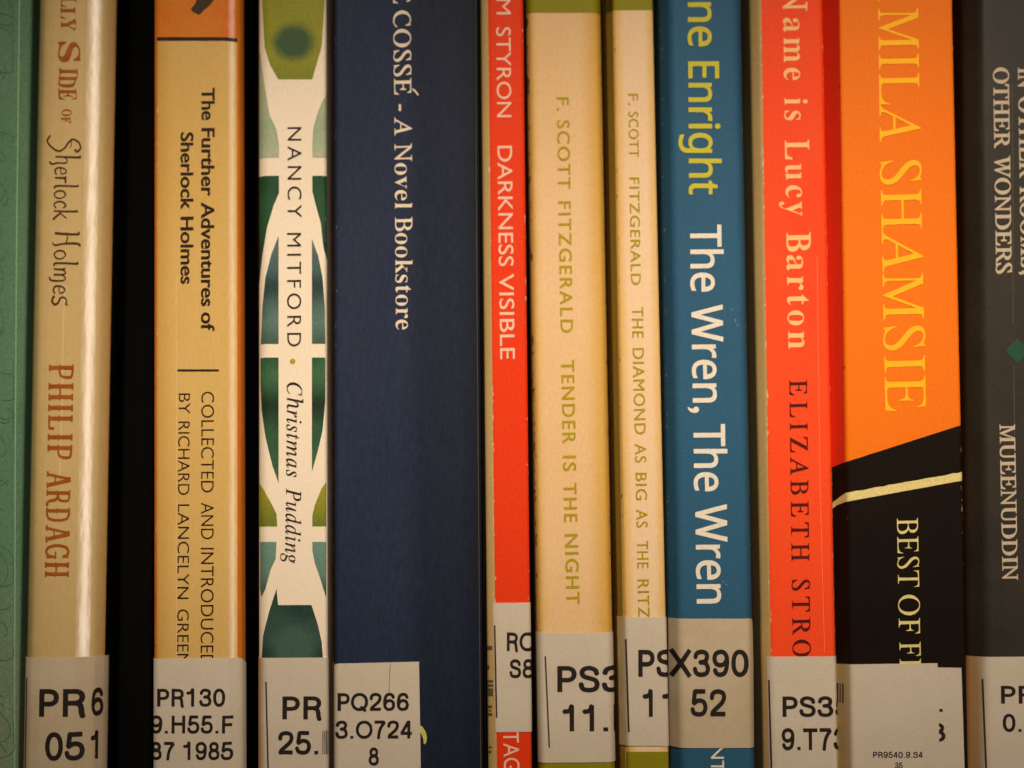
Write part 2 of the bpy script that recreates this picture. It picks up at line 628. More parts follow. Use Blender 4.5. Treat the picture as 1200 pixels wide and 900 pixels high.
def slab():
    """narrow spurred slab letters"""
    G = {}
    t, q = .12, .075
    def stem(x): return [([(x, 0), (x, 1)], t), ([(x - .10, .035), (x + .10, .035)], q), ([(x - .10, .965), (x + .10, .965)], q), ([(x - .09, .45), (x + .09, .45)], .05)]
    def g(ch, adv, *items): G[ch] = (adv, [i for it in items for i in it])
    g('P', .56, stem(.14), [([(.14, .95), (.28, .96)] + cat([(.28, .96), (.41, .90), (.43, .72), (.39, .52), (.26, .44)]) + [(.14, .44)], .085)])
    g('H', .62, stem(.14), stem(.46), [([(.14, .48), (.46, .48)], .07)])
    g('I', .34, stem(.16))
    g('L', .54, stem(.14), [([(.14, .04), (.42, .05)], .08), ([(.42, .02), (.44, .26)], .08)])
    g('A', .64, [([(.12, 0), (.30, 1)], .09), ([(.52, 0), (.33, 1)], .13), ([(.17, .36), (.46, .36)], .06), ([(.02, .035), (.21, .035)], q), ([(.42, .035), (.62, .035)], q), ([(.22, .965), (.38, .965)], q)])
    g('R', .62, stem(.14), [([(.14, .95), (.28, .96)] + cat([(.28, .96), (.41, .90), (.42, .72), (.38, .56), (.26, .50)]) + [(.14, .50)], .085), (cat([(.27, .50), (.38, .38), (.42, .15), (.50, .02), (.57, .05)]), .10)])
    g('D', .62, stem(.14), [([(.14, .96), (.26, .96)] + cat([(.26, .96), (.42, .86), (.47, .50), (.42, .14), (.26, .04)]) + [(.14, .04)], .09)])
    g('G', .62, [(cat([(.48, .74), (.42, .90), (.29, .96), (.15, .85), (.09, .50), (.15, .15), (.29, .04), (.43, .12), (.47, .28)]), .10), ([(.48, .05), (.48, .44)], .09), ([(.30, .44), (.55, .44)], .06), ([(.47, .74), (.50, .98)], .05)])
    g(' ', .44)
    return G

def script():
    """thin uneven hand lettering"""
    G = {}
    def g(ch, adv, *paths): G[ch] = (adv, [(cat(p, 6), w, w2) for p, w, w2 in paths])
    g('S', .62, ([(-.10, -.22), (.10, -.34), (.34, -.12), (.46, .14), (.36, .36), (.16, .50), (.04, .70), (.16, .92), (.36, .98), (.50, .84)], .05, .05),
      ([(.50, .84), (.42, .76), (.40, .86)], .04, .03), ([(.02, .60), (.20, .62), (.34, .58)], .03, .02))
    g('h', .40, ([(.02, .98), (.06, .92), (.05, .4), (.04, 0)], .06, .04), ([(.05, .30), (.13, .46), (.24, .46), (.27, .30), (.26, .10), (.30, -.12), (.22, -.22)], .03, .05))
    g('e', .34, ([(.05, .22), (.25, .26), (.22, .42), (.12, .44), (.04, .28), (.05, .08), (.15, 0), (.27, .06)], .03, .05))
    g('r', .28, ([(.04, .46), (.06, .3), (.05, 0)], .06, .04), ([(.05, .28), (.14, .44), (.24, .42)], .03, .05))
    g('l', .20, ([(.03, .92), (.07, .88), (.06, .4), (.07, .04), (.14, 0)], .05, .05))
    g('o', .38, ([(.17, .45), (.06, .36), (.04, .16), (.14, 0), (.27, .08), (.30, .28), (.20, .44), (.12, .42)], .05, .03))
    g('c', .33, ([(.26, .38), (.18, .46), (.07, .36), (.04, .16), (.13, 0), (.27, .08)], .05, .04))
    g('k', .40, ([(.05, .95), (.06, .4), (.04, 0)], .055, .04), ([(.30, .50), (.20, .36), (.07, .22)], .04, .03), ([(.12, .26), (.24, .10), (.34, -.02)], .05, .06))
    g('H', .58, ([(.02, .94), (.08, .90), (.08, .4), (.05, 0)], .05, .06), ([(.02, .46), (.2, .50), (.42, .44)], .03, .04), ([(.44, 1.0), (.38, .86), (.39, .4), (.44, .02), (.36, -.08)], .06, .04))
    g('m', .56, ([(.03, .44), (.06, .3), (.05, 0)], .05, .04), ([(.06, .28), (.13, .45), (.22, .40), (.23, 0)], .03, .05), ([(.23, .28), (.31, .46), (.41, .40), (.43, .10), (.40, -.12), (.32, -.16)], .03, .05))
    g('s', .34, ([(.28, .48), (.20, .54), (.07, .46), (.08, .30), (.24, .20), (.28, .06), (.16, -.04), (.02, .04)], .04, .06), ([(.28, .48), (.30, .60)], .03, .02))
    g(' ', .30)
    return G

SK = {}
GF = {}
def skel_text(t, style, track):
    G = SK[style]
    x = 0
    VV, FF = [], []
    for ch in t:
        adv, items = G[ch]
        if (style, ch) not in GF:
            cs = []
            for it in items:
                z_ = 1.35 if style == 'script' else 1.0
                cs += ribbon(it[0], it[1] * z_, (it[2] if len(it) > 2 else it[1]) * z_)
            GF[(style, ch)] = fill([[tuple(p) for p in poly] for poly in cs]) if cs else ([], [])
        V, F = GF[(style, ch)]
        o = len(VV)
        VV += [(p[0] + x, p[1]) for p in V]
        FF += [[q + o for q in f] for f in F]
        x += adv + track
    return VV, FF, 1.0
SK['helv'] = helv(); SK['slab'] = slab(); SK['script'] = script()

# ---------------------------------------------------------------- materials
PAPER = mat('page_paper', (0.62, 0.52, 0.36), 0.9, amount=0.3)
LABEL = mat('label_paper', (0.555, 0.485, 0.370), 0.62, col2=(0.47, 0.395, 0.28), amount=0.5, blotch=60, grain=0.05, bump=0.05)
LABELY = mat('label_paper_aged', (0.50, 0.415, 0.285), 0.62, col2=(0.42, 0.31, 0.16), amount=0.8, blotch=45, grain=0.05, bump=0.05)
INK = mat('label_ink', (0.018, 0.011, 0.008), 0.6, grain=0.3, bump=0.0, spec=0.2)
HAIR = mat('label_rule_ink', (0.05, 0.03, 0.02), 0.7, grain=0.3, bump=0.0, spec=0.2)

M = mat
m_green = M('green_cloth', (0.080, 0.175, 0.095), 0.75, col2=(0.150, 0.225, 0.135), amount=0.9, blotch=55, zramp=[(.004, (.17, .215, .13)), (.062, (.080, .175, .095))], grain=0.22, bump=0.3, bscale=1500)
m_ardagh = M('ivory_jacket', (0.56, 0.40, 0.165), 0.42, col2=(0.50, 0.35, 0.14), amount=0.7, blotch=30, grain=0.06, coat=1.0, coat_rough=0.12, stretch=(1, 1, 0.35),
             edge=[(-.0050, -.0082, (.15, .12, .03), .85), (.0062, .0086, (.46, .22, .05), .8)])  # dark left edge: shade of the rounded spine painted into the colour
m_orange_brown = M('orange_paperback', (0.50, 0.12, 0.008), 0.35, col2=(0.62, 0.20, 0.02), amount=0.6, blotch=60, coat=0.6, coat_rough=0.15)
m_peng = M('cream_panel', (0.58, 0.36, 0.095), 0.35, col2=(0.66, 0.46, 0.18), amount=0.7, blotch=25, grain=0.06, coat=0.6, coat_rough=0.15, stretch=(1, 1, .4),
           edge=[(-.0045, -.0088, (.50, .27, .045), .7)])
m_nancy = M('ivory_paperback', (0.78, 0.67, 0.50), 0.5, col2=(0.72, 0.60, 0.42), amount=0.4, grain=0.06)
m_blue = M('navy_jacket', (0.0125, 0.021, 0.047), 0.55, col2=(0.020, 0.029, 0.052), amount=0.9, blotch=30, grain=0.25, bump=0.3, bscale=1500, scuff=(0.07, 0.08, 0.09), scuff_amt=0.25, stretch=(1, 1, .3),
           edge=[(-.0020, .0040, (.0088, .0125, .024), .70), (.0100, .0148, (.006, .008, .013), .6)])  # darker to the right: light falloff painted into the jacket colour
m_cream = M('cream_board', (0.50, 0.34, 0.13), 0.6, col2=(0.38, 0.25, 0.09), amount=0.5)
m_vermil = M('vermilion_print', (0.72, 0.036, 0.004), 0.5, col2=(0.64, 0.05, 0.006), amount=0.6, blotch=80, grain=0.10, bump=0.2, scuff=(0.8, 0.35, 0.2), scuff_amt=0.12)
m_fitz = M('cream_paperback', (0.70, 0.475, 0.25), 0.55, col2=(0.64, 0.38, 0.12), amount=0.7, blotch=24, grain=0.07, bump=0.2, stretch=(1, 1, .5),
           edge=[(.0025, .0074, (.56, .31, .035), .85), (-.0052, -.0078, (.56, .34, .05), .8)])
m_fitz2 = M('cream_paperback_pale', (0.74, 0.53, 0.32), 0.55, col2=(0.70, 0.46, 0.22), amount=0.6, blotch=24, grain=0.06, bump=0.2, stretch=(1, 1, .5),
            edge=[(-.0012, -.0034, (.62, .36, .05), .75), (.0028, .0044, (.60, .36, .06), .6)])
m_olive = M('olive_print', (0.22, 0.20, 0.006), 0.5, col2=(0.26, 0.22, 0.01), amount=0.5, grain=0.08)
m_teal = M('teal_jacket', (0.022, 0.088, 0.155), 0.5, col2=(0.028, 0.105, 0.175), amount=0.7, blotch=40, grain=0.14, bump=0.25, scuff=(0.22, 0.32, 0.33), scuff_amt=0.3, scuff_scale=260)
m_strout = M('red_orange_print', (0.84, 0.060, 0.012), 0.5, col2=(0.74, 0.08, 0.014), amount=0.6, blotch=60, grain=0.09, bump=0.2, scuff=(0.85, 0.5, 0.2), scuff_amt=0.3, scuff_scale=130)
m_mila = M('orange_jacket', (0.80, 0.165, 0.005), 0.5, col2=(0.76, 0.172, 0.006), amount=0.5, blotch=50, grain=0.08, bump=0.15)
m_milas = M('orange_jacket_shaded_side', (0.75, 0.035, 0.010), 0.5, grain=0.08)  # redder copy of the orange: shade of the left side painted in
m_black = M('black_print', (0.0075, 0.0045, 0.0025), 0.55, spec=0.06, col2=(0.012, 0.008, 0.005), amount=0.6, grain=0.2)
m_blacks = M('dark_paperback', (0.019, 0.018, 0.011), 0.45, col2=(0.036, 0.027, 0.018), amount=0.9, blotch=70, grain=0.25, bump=0.3, coat=0.2, coat_rough=.4)
m_gap = M('black_cover_gap_shade', (0.0030, 0.0024, 0.0018), 0.9, grain=0.2, spec=0.03)  # black cover; also the painted shade on sides facing the gaps

# ---------------------------------------------------------------- shelf
def boxmesh(name, x0, x1, y0, y1, z0, z1, material, bev=0.0006):
    bm = bmesh.new()
    v = [bm.verts.new((x, y, z)) for z in (z0, z1) for x, y in ((x0, y0), (x1, y0), (x1, y1), (x0, y1))]
    for f in ((3, 2, 1, 0), (4, 5, 6, 7), (0, 1, 5, 4), (1, 2, 6, 5), (2, 3, 7, 6), (3, 0, 4, 7)):
        bm.faces.new([v[i] for i in f])
    bmesh.ops.bevel(bm, geom=bm.edges[:], offset=bev, segments=2, affect='EDGES')
    me = bpy.data.meshes.new(name)
    bm.to_mesh(me); bm.free()
    o = link(name, me, material)
    o['kind'] = 'structure'
    return o
m_wood = M('dark_wood', (0.05, 0.026, 0.012), 0.45, col2=(0.025, 0.012, 0.006), amount=1.0, blotch=18, stretch=(.12, 1, 1), bump=0.2)
boxmesh('shelf', -0.30, 0.30, -0.012, 0.19, -0.020, 0.0, m_wood)
boxmesh('shelf_back', -0.30, 0.30, 0.192, 0.200, -0.020, 0.26, m_wood)

# ---------------------------------------------------------------- spine labels
def edge_toned(name, x0, x1, c=(.47, .31, .10), st=.85):
    return mat(name, (0.555, 0.485, 0.370), 0.62, col2=(0.47, 0.395, 0.28), amount=0.5, blotch=60, grain=0.05, bump=0.05, edge=[(x0, x1, c, st)])
def spine_label(bk, corners, lines, rule=None, paper=None, lift=0.00016, size=None, label=None, extra=None):
    lb = bk.sheet('spine_label', corners, paper or LABEL, lift, label=label, thick=1.0)
    bk.text('call_number', lines, INK, lift + 0.00003, lb, 'helv')
    if rule:
        (xa, ya), (xb, yb) = rule
        w = 0.9
        bk.sheet('rule_line', [(xa - w, ya), (xa + w, ya), (xb + w, yb), (xb - w, yb)], HAIR, lift + 0.00003, lb)
    return lb
def H(t, x0, x1, y, h): return (t, (x0, y), (x1, y), h)

# ================================================================ 0 green book
g = Book('book', 'green cloth book with pale swirling pattern, cut off by the left edge of the picture', -118, 38, -134, 17, d=0.001, H=0.215,
         cover=m_green, lw=.0004, ld=.0004, rw=.0030, rd=.0012, cut=.0008, board=0.0022, page_in=0.003)
# raised joint line and swirl marks
m_greenl = M('pale_green_edge', (0.20, 0.36, 0.20), 0.6)
g.sheet('joint_crease', [(23.4, -150), (25, -150), (19.5, 300), (17.6, 560), (16.2, 960), (14.6, 960), (16.2, 560), (18.0, 300)], m_greenl, 0.00005)
m_greend = M('dark_green_swirl', (0.050, 0.130, 0.068), 0.75, grain=.2)
def stroke_sheet(bk, name, paths, w, material, lift=0.00006, parent=None):
    cs = []
    for p in paths:
        q = [bk.loc(*a) for a in cat(p, 6)]
        cs += [[tuple(v) for v in poly] for poly in ribbon(q, w * K)]
    V, F = fill(cs)
    return bk.drape(name, V, F, material, lift, parent)
sw = []
rs = random.Random(3)
for j in range(85):
    cy = -60 + j * 12.5 + rs.uniform(-8, 8)
    cx = rs.uniform(-30, 6)
    r0 = rs.uniform(10, 30)
    a0 = rs.uniform(0, 360)
    sw.append([(min(15, cx + r0 * (1 - .02 * q) * cos(R(a0 + q * 16))), cy + r0 * 1.2 * (1 - .05 * q) * sin(R(a0 + q * 16))) for q in range(rs.randint(6, 13))])
stroke_sheet(g, 'swirl_pattern', sw, .8, m_greend)

# ================================================================ 1 ivory hardback in a clear sleeve
def prof_ard(W):
    f = W / 98.0
    return Prof([(0, 6.5e-3), (1.5 * f, 3.6e-3), (5 * f, 1.9e-3), (12 * f, .75e-3), (24 * f, .1e-3), (40 * f, -.15e-3), (63 * f, .0e-3), (82 * f, 2.03e-3), (86 * f, 2.5e-3), (90 * f, 3.4e-3), (95 * f, 4.6e-3), (98 * f, 6.0e-3)], W, .13, .0004, 3)
a = Book('book', 'ivory hardback with rust and brown title lettering and a glossy highlight down its rounded spine', 38, 135, 24, 115, d=0.0, H=0.21, cover=m_ardagh, prof=prof_ard, board=0.0008, page_in=.003)
a.sheet('gap_shade_panel', [(134.5, -200), (300, -200), (300, 990), (113.2, 990)], m_gap, .00004)  # added black sheet: darkness of the gap painted on the right side
t_rust = M('rust_print', (0.27, 0.055, 0.003), 0.5, col2=(0.36, 0.11, 0.012), amount=0.9, blotch=300, coat=.3, coat_rough=.1)
t_brown = M('brown_print', (0.060, 0.026, 0.006), 0.5, col2=(0.10, 0.05, 0.015), amount=.9, blotch=300, coat=.3, coat_rough=.1)
wob = lambda v: (v[0], v[1] + .035 * sin(v[0] * 5.1) + .02 * sin(v[0] * 11 + v[1] * 4))
a.text('title_lettering', [('SI', (71.5, -30), (71.5, -10), 18), ('LLY', (71.5, -5), (71, 36.5), 17.5), ('S', (68, 49), (68, 73), 24.5), ('IDE', (69.5, 80), (68.5, 117), 21), ('OF', (72.5, 128), (72.5, 144), 11)],
       t_rust, style='serifb', k=(.004, .008), fx=wob)
a.text('title_script', [('Sherlock', (65.5, 158), (63, 258), 30), ('Holmes', (64.5, 271), (62, 358), 30)], t_brown, style='script')
a.text('author_lettering', [('PHILIP', (57.5, 427), (55.5, 538), 29), ('ARDAGH', (55, 552), (52.5, 676), 28)], t_rust, style='slab')
spine_label(a, [(22, 771), (121, 770), (119, 925), (20, 925)],
            [H('PR', 46, 98, 840, 32), H('6', 104, 115, 840, 32), H('05', 53, 97, 891, 32), H('1', 103, 110, 891, 32)],
            rule=((30, 795), (28, 915)), paper=LABELY)

# ================================================================ black book set back in the gap
bk = Book('book', 'black book pushed back in the dark gap right of the ivory hardback', 136, 180, 128, 180, d=0.018, H=0.20, cover=m_gap, board=0.0004)

# ================================================================ 3 cream and orange paperback
def prof_peng(W):
    return Prof([(0, .0007), (.0009, 0), (W - .0034, 0), (W - .0012, .00118), (W - .0005, .0018), (W, .0034)], W, .13, .0004, 3)
p = Book('book', 'cream and orange paperback with two lines of dark brown capitals below a bold title', 180, 283, 180, 285, d=0.001, H=0.198, cover=m_orange_brown, prof=prof_peng)
p.sheet('gap_shade_panel', [(284.5, -200), (420, -200), (420, 990), (287, 990)], m_gap, .00003)  # orange side blacked out so the gap's shade is painted on
p.sheet('cream_panel', [(184, 48), (277, 48), (277.5, 925), (184, 925)], m_peng, 0.00003)
t_blk = M('dark_brown_print', (0.020, 0.009, 0.004), 0.5, col2=(0.035, 0.016, 0.006), amount=.5, blotch=300, coat=.12, coat_rough=.15)
m_orp = M('orange_band_print', (0.60, 0.135, 0.003), 0.45, col2=(0.60, 0.22, 0.02), amount=.8, blotch=80, coat=.6, coat_rough=.15)
p.sheet('orange_band', [(184, -200), (276.5, -200), (277, 43.5), (184, 43.5)], m_orp, 0.00003)
p.sheet('band_rule', [(184, 43.5), (277, 43.5), (277, 48), (184, 48)], t_blk, 0.00003)
p.sheet('bird_emblem', cat([(226, 14), (224, 10), (229, 4), (230, -4), (228, -24), (236, -36), (244, -30), (247, -12), (251, -2), (246, 6), (239, 12), (234, 17), (230, 16)]), M('emblem_print', (0.05, .03, .018), .6), 0.00006)
p.text('title_lettering', [('The', (236.5, 103), (236.5, 141), 15), ('Further', (236.5, 150), (236, 230), 15), ('Adventures', (236, 237), (236, 359), 15), ('of', (236, 366), (236, 388), 15),
                           ('Sherlock', (212, 155), (212, 246), 14.5), ('Holmes', (212, 254), (212, 333), 14.5)], t_blk, style='gill', k=(.026, .018))
p.sheet('dividing_rule', [(208, 432.8), (256.5, 432.8), (256.5, 435.4), (208, 435.4)], t_blk, 0.00007)
p.text('editor_lettering', [('COLLECTED', (236, 459), (235.5, 577), 15), ('AND', (235.5, 589), (235.5, 632), 15), ('INTRODUCED', (235.5, 642), (235, 781), 15),
                            ('BY', (209.5, 461), (209.3, 485), 13.5), ('RICHARD', (209, 494), (208.5, 580), 13.5), ('LANCELYN', (208.5, 591), (207.7, 702), 13.5), ('GREEN', (207.7, 714), (207.5, 780), 13.5)],
       t_blk, style='gill', k=(-.006, -.006))
spine_label(p, [(176, 772), (278, 771)] + [(283, 773), (285.5, 779), (287, 925), (176, 925)],
            [H('PR130', 184.5, 264, 828, 20.5), H('9.H55.F', 176.5, 272.5, 859.5, 20.5), H('87 1985', 176.5, 272.5, 890.5, 20.5)])

# ================================================================ 4 ivory paperback with green baubles
n = Book('book', 'ivory paperback patterned with dark green and olive bauble shapes either side of a centre strip', 302, 382, 302, 384, d=0.0005, H=0.198, cover=m_nancy,
         lw=.0016, ld=.0016, rw=.0005, rd=.0007, cut=.0010)
GR = dict(rough=.5, grain=.16)
def nz(py): return n.loc(344, py)[1]
def zr(*st): return [(nz(py), c) for py, c in sorted(st, key=lambda q: -q[0])]
nx = n.loc(344, 50)[0] - n.W / 2
n_olive = M('olive_bauble_print', (0.24, 0.24, 0.018), col2=(0.15, .17, .02), amount=.9, blotch=160, zramp=zr((620, (.13, .17, .02)), (575, (.30, .27, .02)), (92, (.20, .21, .018)), (60, (.25, .25, .02)), (-40, (.26, .25, .02))),
            spot=[(nx, nz(50), .0048, .0046, (.045, .085, .035))], **GR)
n_sage = M('sage_bauble_print', (0.30, 0.36, 0.22), col2=(0.40, .42, .27), amount=.9, blotch=160, zramp=zr((190, (.36, .40, .25)), (150, (.27, .35, .22)), (100, (.36, .40, .22))), **GR)
n_dkgr = M('dark_green_bauble_print', (0.022, 0.085, 0.035), col2=(0.012, .030, .014), amount=1., blotch=190,
           zramp=zr((560, (.05, .13, .055)), (510, (.035, .10, .045)), (475, (.012, .030, .015)), (440, (.05, .14, .06)), (419, (.03, .10, .045)), (300, (.02, .05, .03)), (250, (.025, .09, .035)), (206, (.02, .07, .03))), **GR)
n_teal = M('teal_bauble_print', (0.075, 0.145, 0.115), col2=(0.030, .055, .048), amount=1., blotch=190,
           zramp=zr((403, (.06, .11, .08)), (375, (.10, .18, .14)), (335, (.022, .045, .042)), (310, (.07, .13, .12)), (275, (.12, .19, .17))), **GR)
n_tealp = M('pale_teal_bauble_print', (0.10, 0.21, 0.16), col2=(0.16, .24, .17), amount=1., blotch=190, zramp=zr((700, (.03, .06, .05)), (668, (.10, .20, .15)), (635, (.12, .24, .18))), **GR)
n_base = M('deep_green_bauble_print', (0.020, 0.050, 0.036), col2=(0.055, .11, .075), amount=.9, blotch=170,
           spot=[(nx, nz(760), .0050, .0052, (.05, .10, .07))], zramp=zr((771, (.014, .03, .02)), (745, (.03, .07, .05)), (705, (.015, .035, .026))), **GR)
def S(name, pts, m_, lift=.00003): n.sheet(name, pts, m_, lift)
S('bauble_print', [(306, -60), (307, 5), (310, 55), (316, 75), (326, 93), (366, 93), (371, 75), (377, 55), (380, 5), (381, -60)], n_olive)
S('bauble_print', [(297, 66), (304, 60), (310, 100), (316, 135), (324, 152), (327, 170), (327, 185), (297, 185)], n_sage)
S('bauble_print', [(383, 110), (378, 118), (373, 130), (367, 150), (366, 170), (366, 185), (383, 185)], n_sage)
S('bauble_print', [(297, 206), (327, 206), (327, 226), (321, 240), (313, 266), (307, 300), (303, 330), (297, 345)], n_dkgr)
S('bauble_print', [(366, 206), (383, 206), (383, 306), (379, 290), (376, 262), (370, 240), (366, 224)], n_dkgr)
S('bauble_print', [(326.5, 276), (318, 298), (311, 325), (307, 360), (305, 403), (326.5, 403)], n_teal)
S('bauble_print', [(365.5, 280), (373, 300), (378, 325), (380.5, 360), (381, 403), (365.5, 403)], n_teal)
S('bauble_print', [(304.5, 419), (326.5, 419), (326.5, 566), (319, 545), (311, 512), (306, 480), (304.5, 450)], n_dkgr)
S('bauble_print', [(365.5, 419), (381, 419), (381, 470), (378, 505), (372, 530), (365.5, 553)], n_dkgr)
S('bauble_print', [(303, 566), (309, 574), (318, 590), (324, 602), (325, 617), (303, 617)], n_olive)
S('bauble_print', [(382, 565), (377, 572), (369, 592), (366, 604), (366, 617), (382, 617)], n_olive)
S('bauble_print', [(304, 635), (324, 635), (323, 655), (317, 668), (311, 690), (306, 700), (304, 690)], n_tealp)
S('bauble_print', [(366, 635), (382, 635), (382, 700), (376, 680), (369, 660), (366, 645)], n_tealp)
S('bauble_print', [(306, 771), (308, 745), (315, 718), (324, 690), (326, 709), (365, 709), (372, 730), (377, 752), (378.5, 771)], n_base)
t_nan = M('black_brown_print', (0.035, 0.02, 0.012), .5, amount=.5)
n.text('author_lettering', [('NANCY', (337, 149), (337, 255), 16.5), ('MITFORD', (336.5, 273), (336.5, 406), 16.5)], t_nan, style='gill', k=(-.004, -.004), track=.35)
n.sheet('gold_dot', ell(343, 423.5, 3.2, 3.2, 0, 360, 14, 2), M('gold_print', (.42, .28, .015), .5), .00007)
n.text('title_lettering', [('Christmas', (336.5, 448), (335.5, 559), 17.5), ('Pudding', (335.5, 572), (334, 660), 17.5)], t_nan, style='italic', track=.12, k=(.004, .004))
lbn = spine_label(n, [(299, 771), (384, 770.5), (386, 925), (297, 925)],
            [H('PR', 331, 377, 843, 26.5), H('25.', 326, 373, 884, 26.5)], rule=((312, 799), (315, 925)), paper=edge_toned('label_paper_shaded_edge', -.0056, -.0072, (.42, .21, .07)))  # tan left edge paints the label's roll into shadow
def bars(bk_, x0, y0, y1, widths, mat_, lift, parent):
    cs = []; x = x0
    for i, w in enumerate(widths):
        if i % 2 == 0: cs.append([bk_.loc(x, y1), bk_.loc(x + w, y1), bk_.loc(x + w, y0), bk_.loc(x, y0)])
        x += w
    V, F = fill(cs)
    return bk_.drape('barcode', V, F, mat_, lift, parent)
bars(n, 378, 856, 884, [1, .8, .6, .7, 1.2, .6, .6], INK, .00016, lbn)

# ================================================================ 5 navy book
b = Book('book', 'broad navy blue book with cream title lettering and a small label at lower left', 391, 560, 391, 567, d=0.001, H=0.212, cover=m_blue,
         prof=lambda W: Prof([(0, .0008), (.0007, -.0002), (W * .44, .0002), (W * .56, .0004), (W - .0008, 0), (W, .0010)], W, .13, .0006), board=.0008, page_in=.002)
t_cream = M('cream_foil', (0.72, 0.60, 0.42), .45, grain=.1)
b.text('title_lettering', [('E', (460.5, -14), (460.7, 4), 20), ('COSSE', (461, 12), (462, 111), 20), ('A', (462.3, 137), (462.5, 159), 20), ('N', (462.5, 168), (462.7, 189), 20), ('B', (463, 254), (463.2, 271), 20)], t_cream, style='roman', k=(.010, .004))
b.text('title_lettering', [('-', (462, 122), (462.2, 130), 20), ('ovel', (462.7, 191), (463, 244.5), 20), ('ookstore', (463.2, 273), (464, 386), 20)], t_cream, style='serifb', k=(-.013, -.001))
stroke_sheet(b, 'acute_accent', [[(483.5, 104), (487, 107), (490, 111)]], 2.0, t_cream, .00007)
b.sheet('emblem_crescent', cat([(489, 849), (495, 852), (499.5, 860), (500, 868), (497, 872.5), (495.5, 865), (492, 858), (488, 856)]), M('yellow_print', (.55, .50, .12), .5), .00007)
# crease running down the jacket and the folded edges of the clear sleeve
m_film = M('clear_sleeve_edge', (0.42, 0.18, 0.06), .25, coat=.8, coat_rough=.1, amount=.8, blotch=60)
def ridge(bk_, name, px0, px1, w, hgt, material, y0=-160, y1=950):
    """thin raised fold running up the book"""
    x0, z0 = bk_.loc(px0, y0); x1, z1 = bk_.loc(px1, y1)
    bm = bmesh.new()
    rr = []
    nseg = 40
    for k_ in range(nseg + 1):
        t = k_ / nseg
        X = x0 + (x1 - x0) * t + 0.00006 * sin(k_ * 1.3) ; Z = z0 + (z1 - z0) * t
        ring = []
        for q in range(5):
            s_ = q / 4
            P_ = bk_.prof.at(min(max(X + (s_ - .5) * w, 1e-5), bk_.W - 1e-5), -0.00005 + hgt * sin(pi * s_))
            ring.append(bm.verts.new((P_.x - bk_.W / 2, P_.y, min(Z, bk_.H))))
        rr.append(ring)
    for k_ in range(nseg):
        for q in range(4):
            f = bm.faces.new((rr[k_][q], rr[k_ + 1][q], rr[k_ + 1][q + 1], rr[k_][q + 1])); f.smooth = True
    bm.normal_update()
    if sum(f.normal.y for f in bm.faces) > 0: bmesh.ops.reverse_faces(bm, faces=bm.faces[:])
    me = bpy.data.meshes.new(name)
    bm.to_mesh(me); bm.free()
    return link(name, me, material, bk_.root)
spine_label(b, [(391, 779), (397, 777.5), (491, 775.5), (493.5, 925), (391, 925)],
            [H('PQ266', 396, 479, 833, 20.5), H('3.O724', 393.5, 482.5, 865.5, 20.5), H('8', 432, 444, 897, 20.5)], label='white call number label creased at its top edge')
stroke_sheet(b, 'label_crease', [[(457.5, 777), (456.5, 790), (456, 812)]], .7, M('crease_shadow_line', (.32, .25, .18), .8), .00016)
# clear film fold standing proud in the gap left of the navy book, and the one at its right
def film(bk_, xpx0, xpx1, dy0, dy1, material, name='jacket_sleeve', H_=None):
    """the folded edge of the clear jacket: a curled strip joined to the book's corner"""
    W = bk_.W
    (x0, _), (x1, _) = bk_.loc(xpx0, 450), bk_.loc(xpx1, 450)
    bm = bmesh.new()
    pts = []
    for q in range(9):
        t = q / 8
        pts.append((x0 + (x1 - x0) * t, dy0 + (dy1 - dy0) * t - .0007 * sin(pi * t)))
    lo = [bm.verts.new((x - W / 2, y, .002)) for x, y in pts]
    hi = [bm.verts.new((x - W / 2, y, (H_ or bk_.H) - .002)) for x, y in pts]
    for q in range(8):
        f = bm.faces.new((lo[q], lo[q + 1], hi[q + 1], hi[q])); f.smooth = True
    g_ = bmesh.ops.solidify(bm, geom=bm.faces[:], thickness=.00012)
    me = bpy.data.meshes.new(name)
    bm.to_mesh(me); bm.free()
    return link(name, me, material, bk_.root)
film(b, 387.4, 390.2, .0010, .0008, m_film)
film(b, 563.8, 567.0, .0013, .0026, M('clear_sleeve_dark', (.045, .035, .025), .25, coat=.8, coat_rough=.1))

# ================================================================ 6 vermilion book
v = Book('book', 'thin vermilion red book with a cream edge and pale capitals, right of the navy book', 563, 613, 572, 623, d=0.001, H=0.205, cover=m_cream,
         lw=.0017, ld=.0012, rw=.0005, rd=.0006, cut=.0008)
v.sheet('red_panel', [(570.2, -150), (620, -150), (630, 950), (583, 950)], m_vermil, .00003)
t_pink = M('pale_print', (0.80, 0.50, 0.34), .5, grain=.1)
v.text('author_lettering', [('WILLIAM', (581, -95), (581.7, 17), 17), ('STYRON', (581.5, 32), (582.5, 137.5), 17)], t_pink, style='gill', k=(-.002, -.002))
v.text('title_lettering', [('DARKNESS', (583, 171), (584.7, 312), 17), ('VISIBLE', (585, 321), (586.3, 421), 17)], t_pink, style='gill', k=(.002, .002))
lb = spine_label(v, [(578, 706.5), (626, 706), (628, 857.5), (581, 858)],
            [H('RO', 594, 627, 763, 21.5), H('S8', 597, 625, 794.5, 21.5)], rule=((580, 733), (582.2, 841)))
v.text('publisher_lettering', [('TAGE', (589.5, 857), (591, 916), 18)], t_pink, style='gill')
cs = []
for (y, h_, x0, x1) in ((757, 5, 570.5, 577), (780, 5, 569.5, 574), (797, 3, 571, 578), (802, 3, 571, 578), (807, 9, 571, 578), (827, 3, 572, 577), (832, 2, 573, 576), (836, 3, 572, 577), (875, 2, 573, 577), (880, 3, 573, 576)):
    cs.append([v.loc(x0, y + h_), v.loc(x1, y + h_), v.loc(x1, y), v.loc(x0, y)])
V_, F_ = fill(cs)
v.drape('barcode', V_, F_, M('faded_barcode_ink', (.12, .08, .04), .6), .00006)

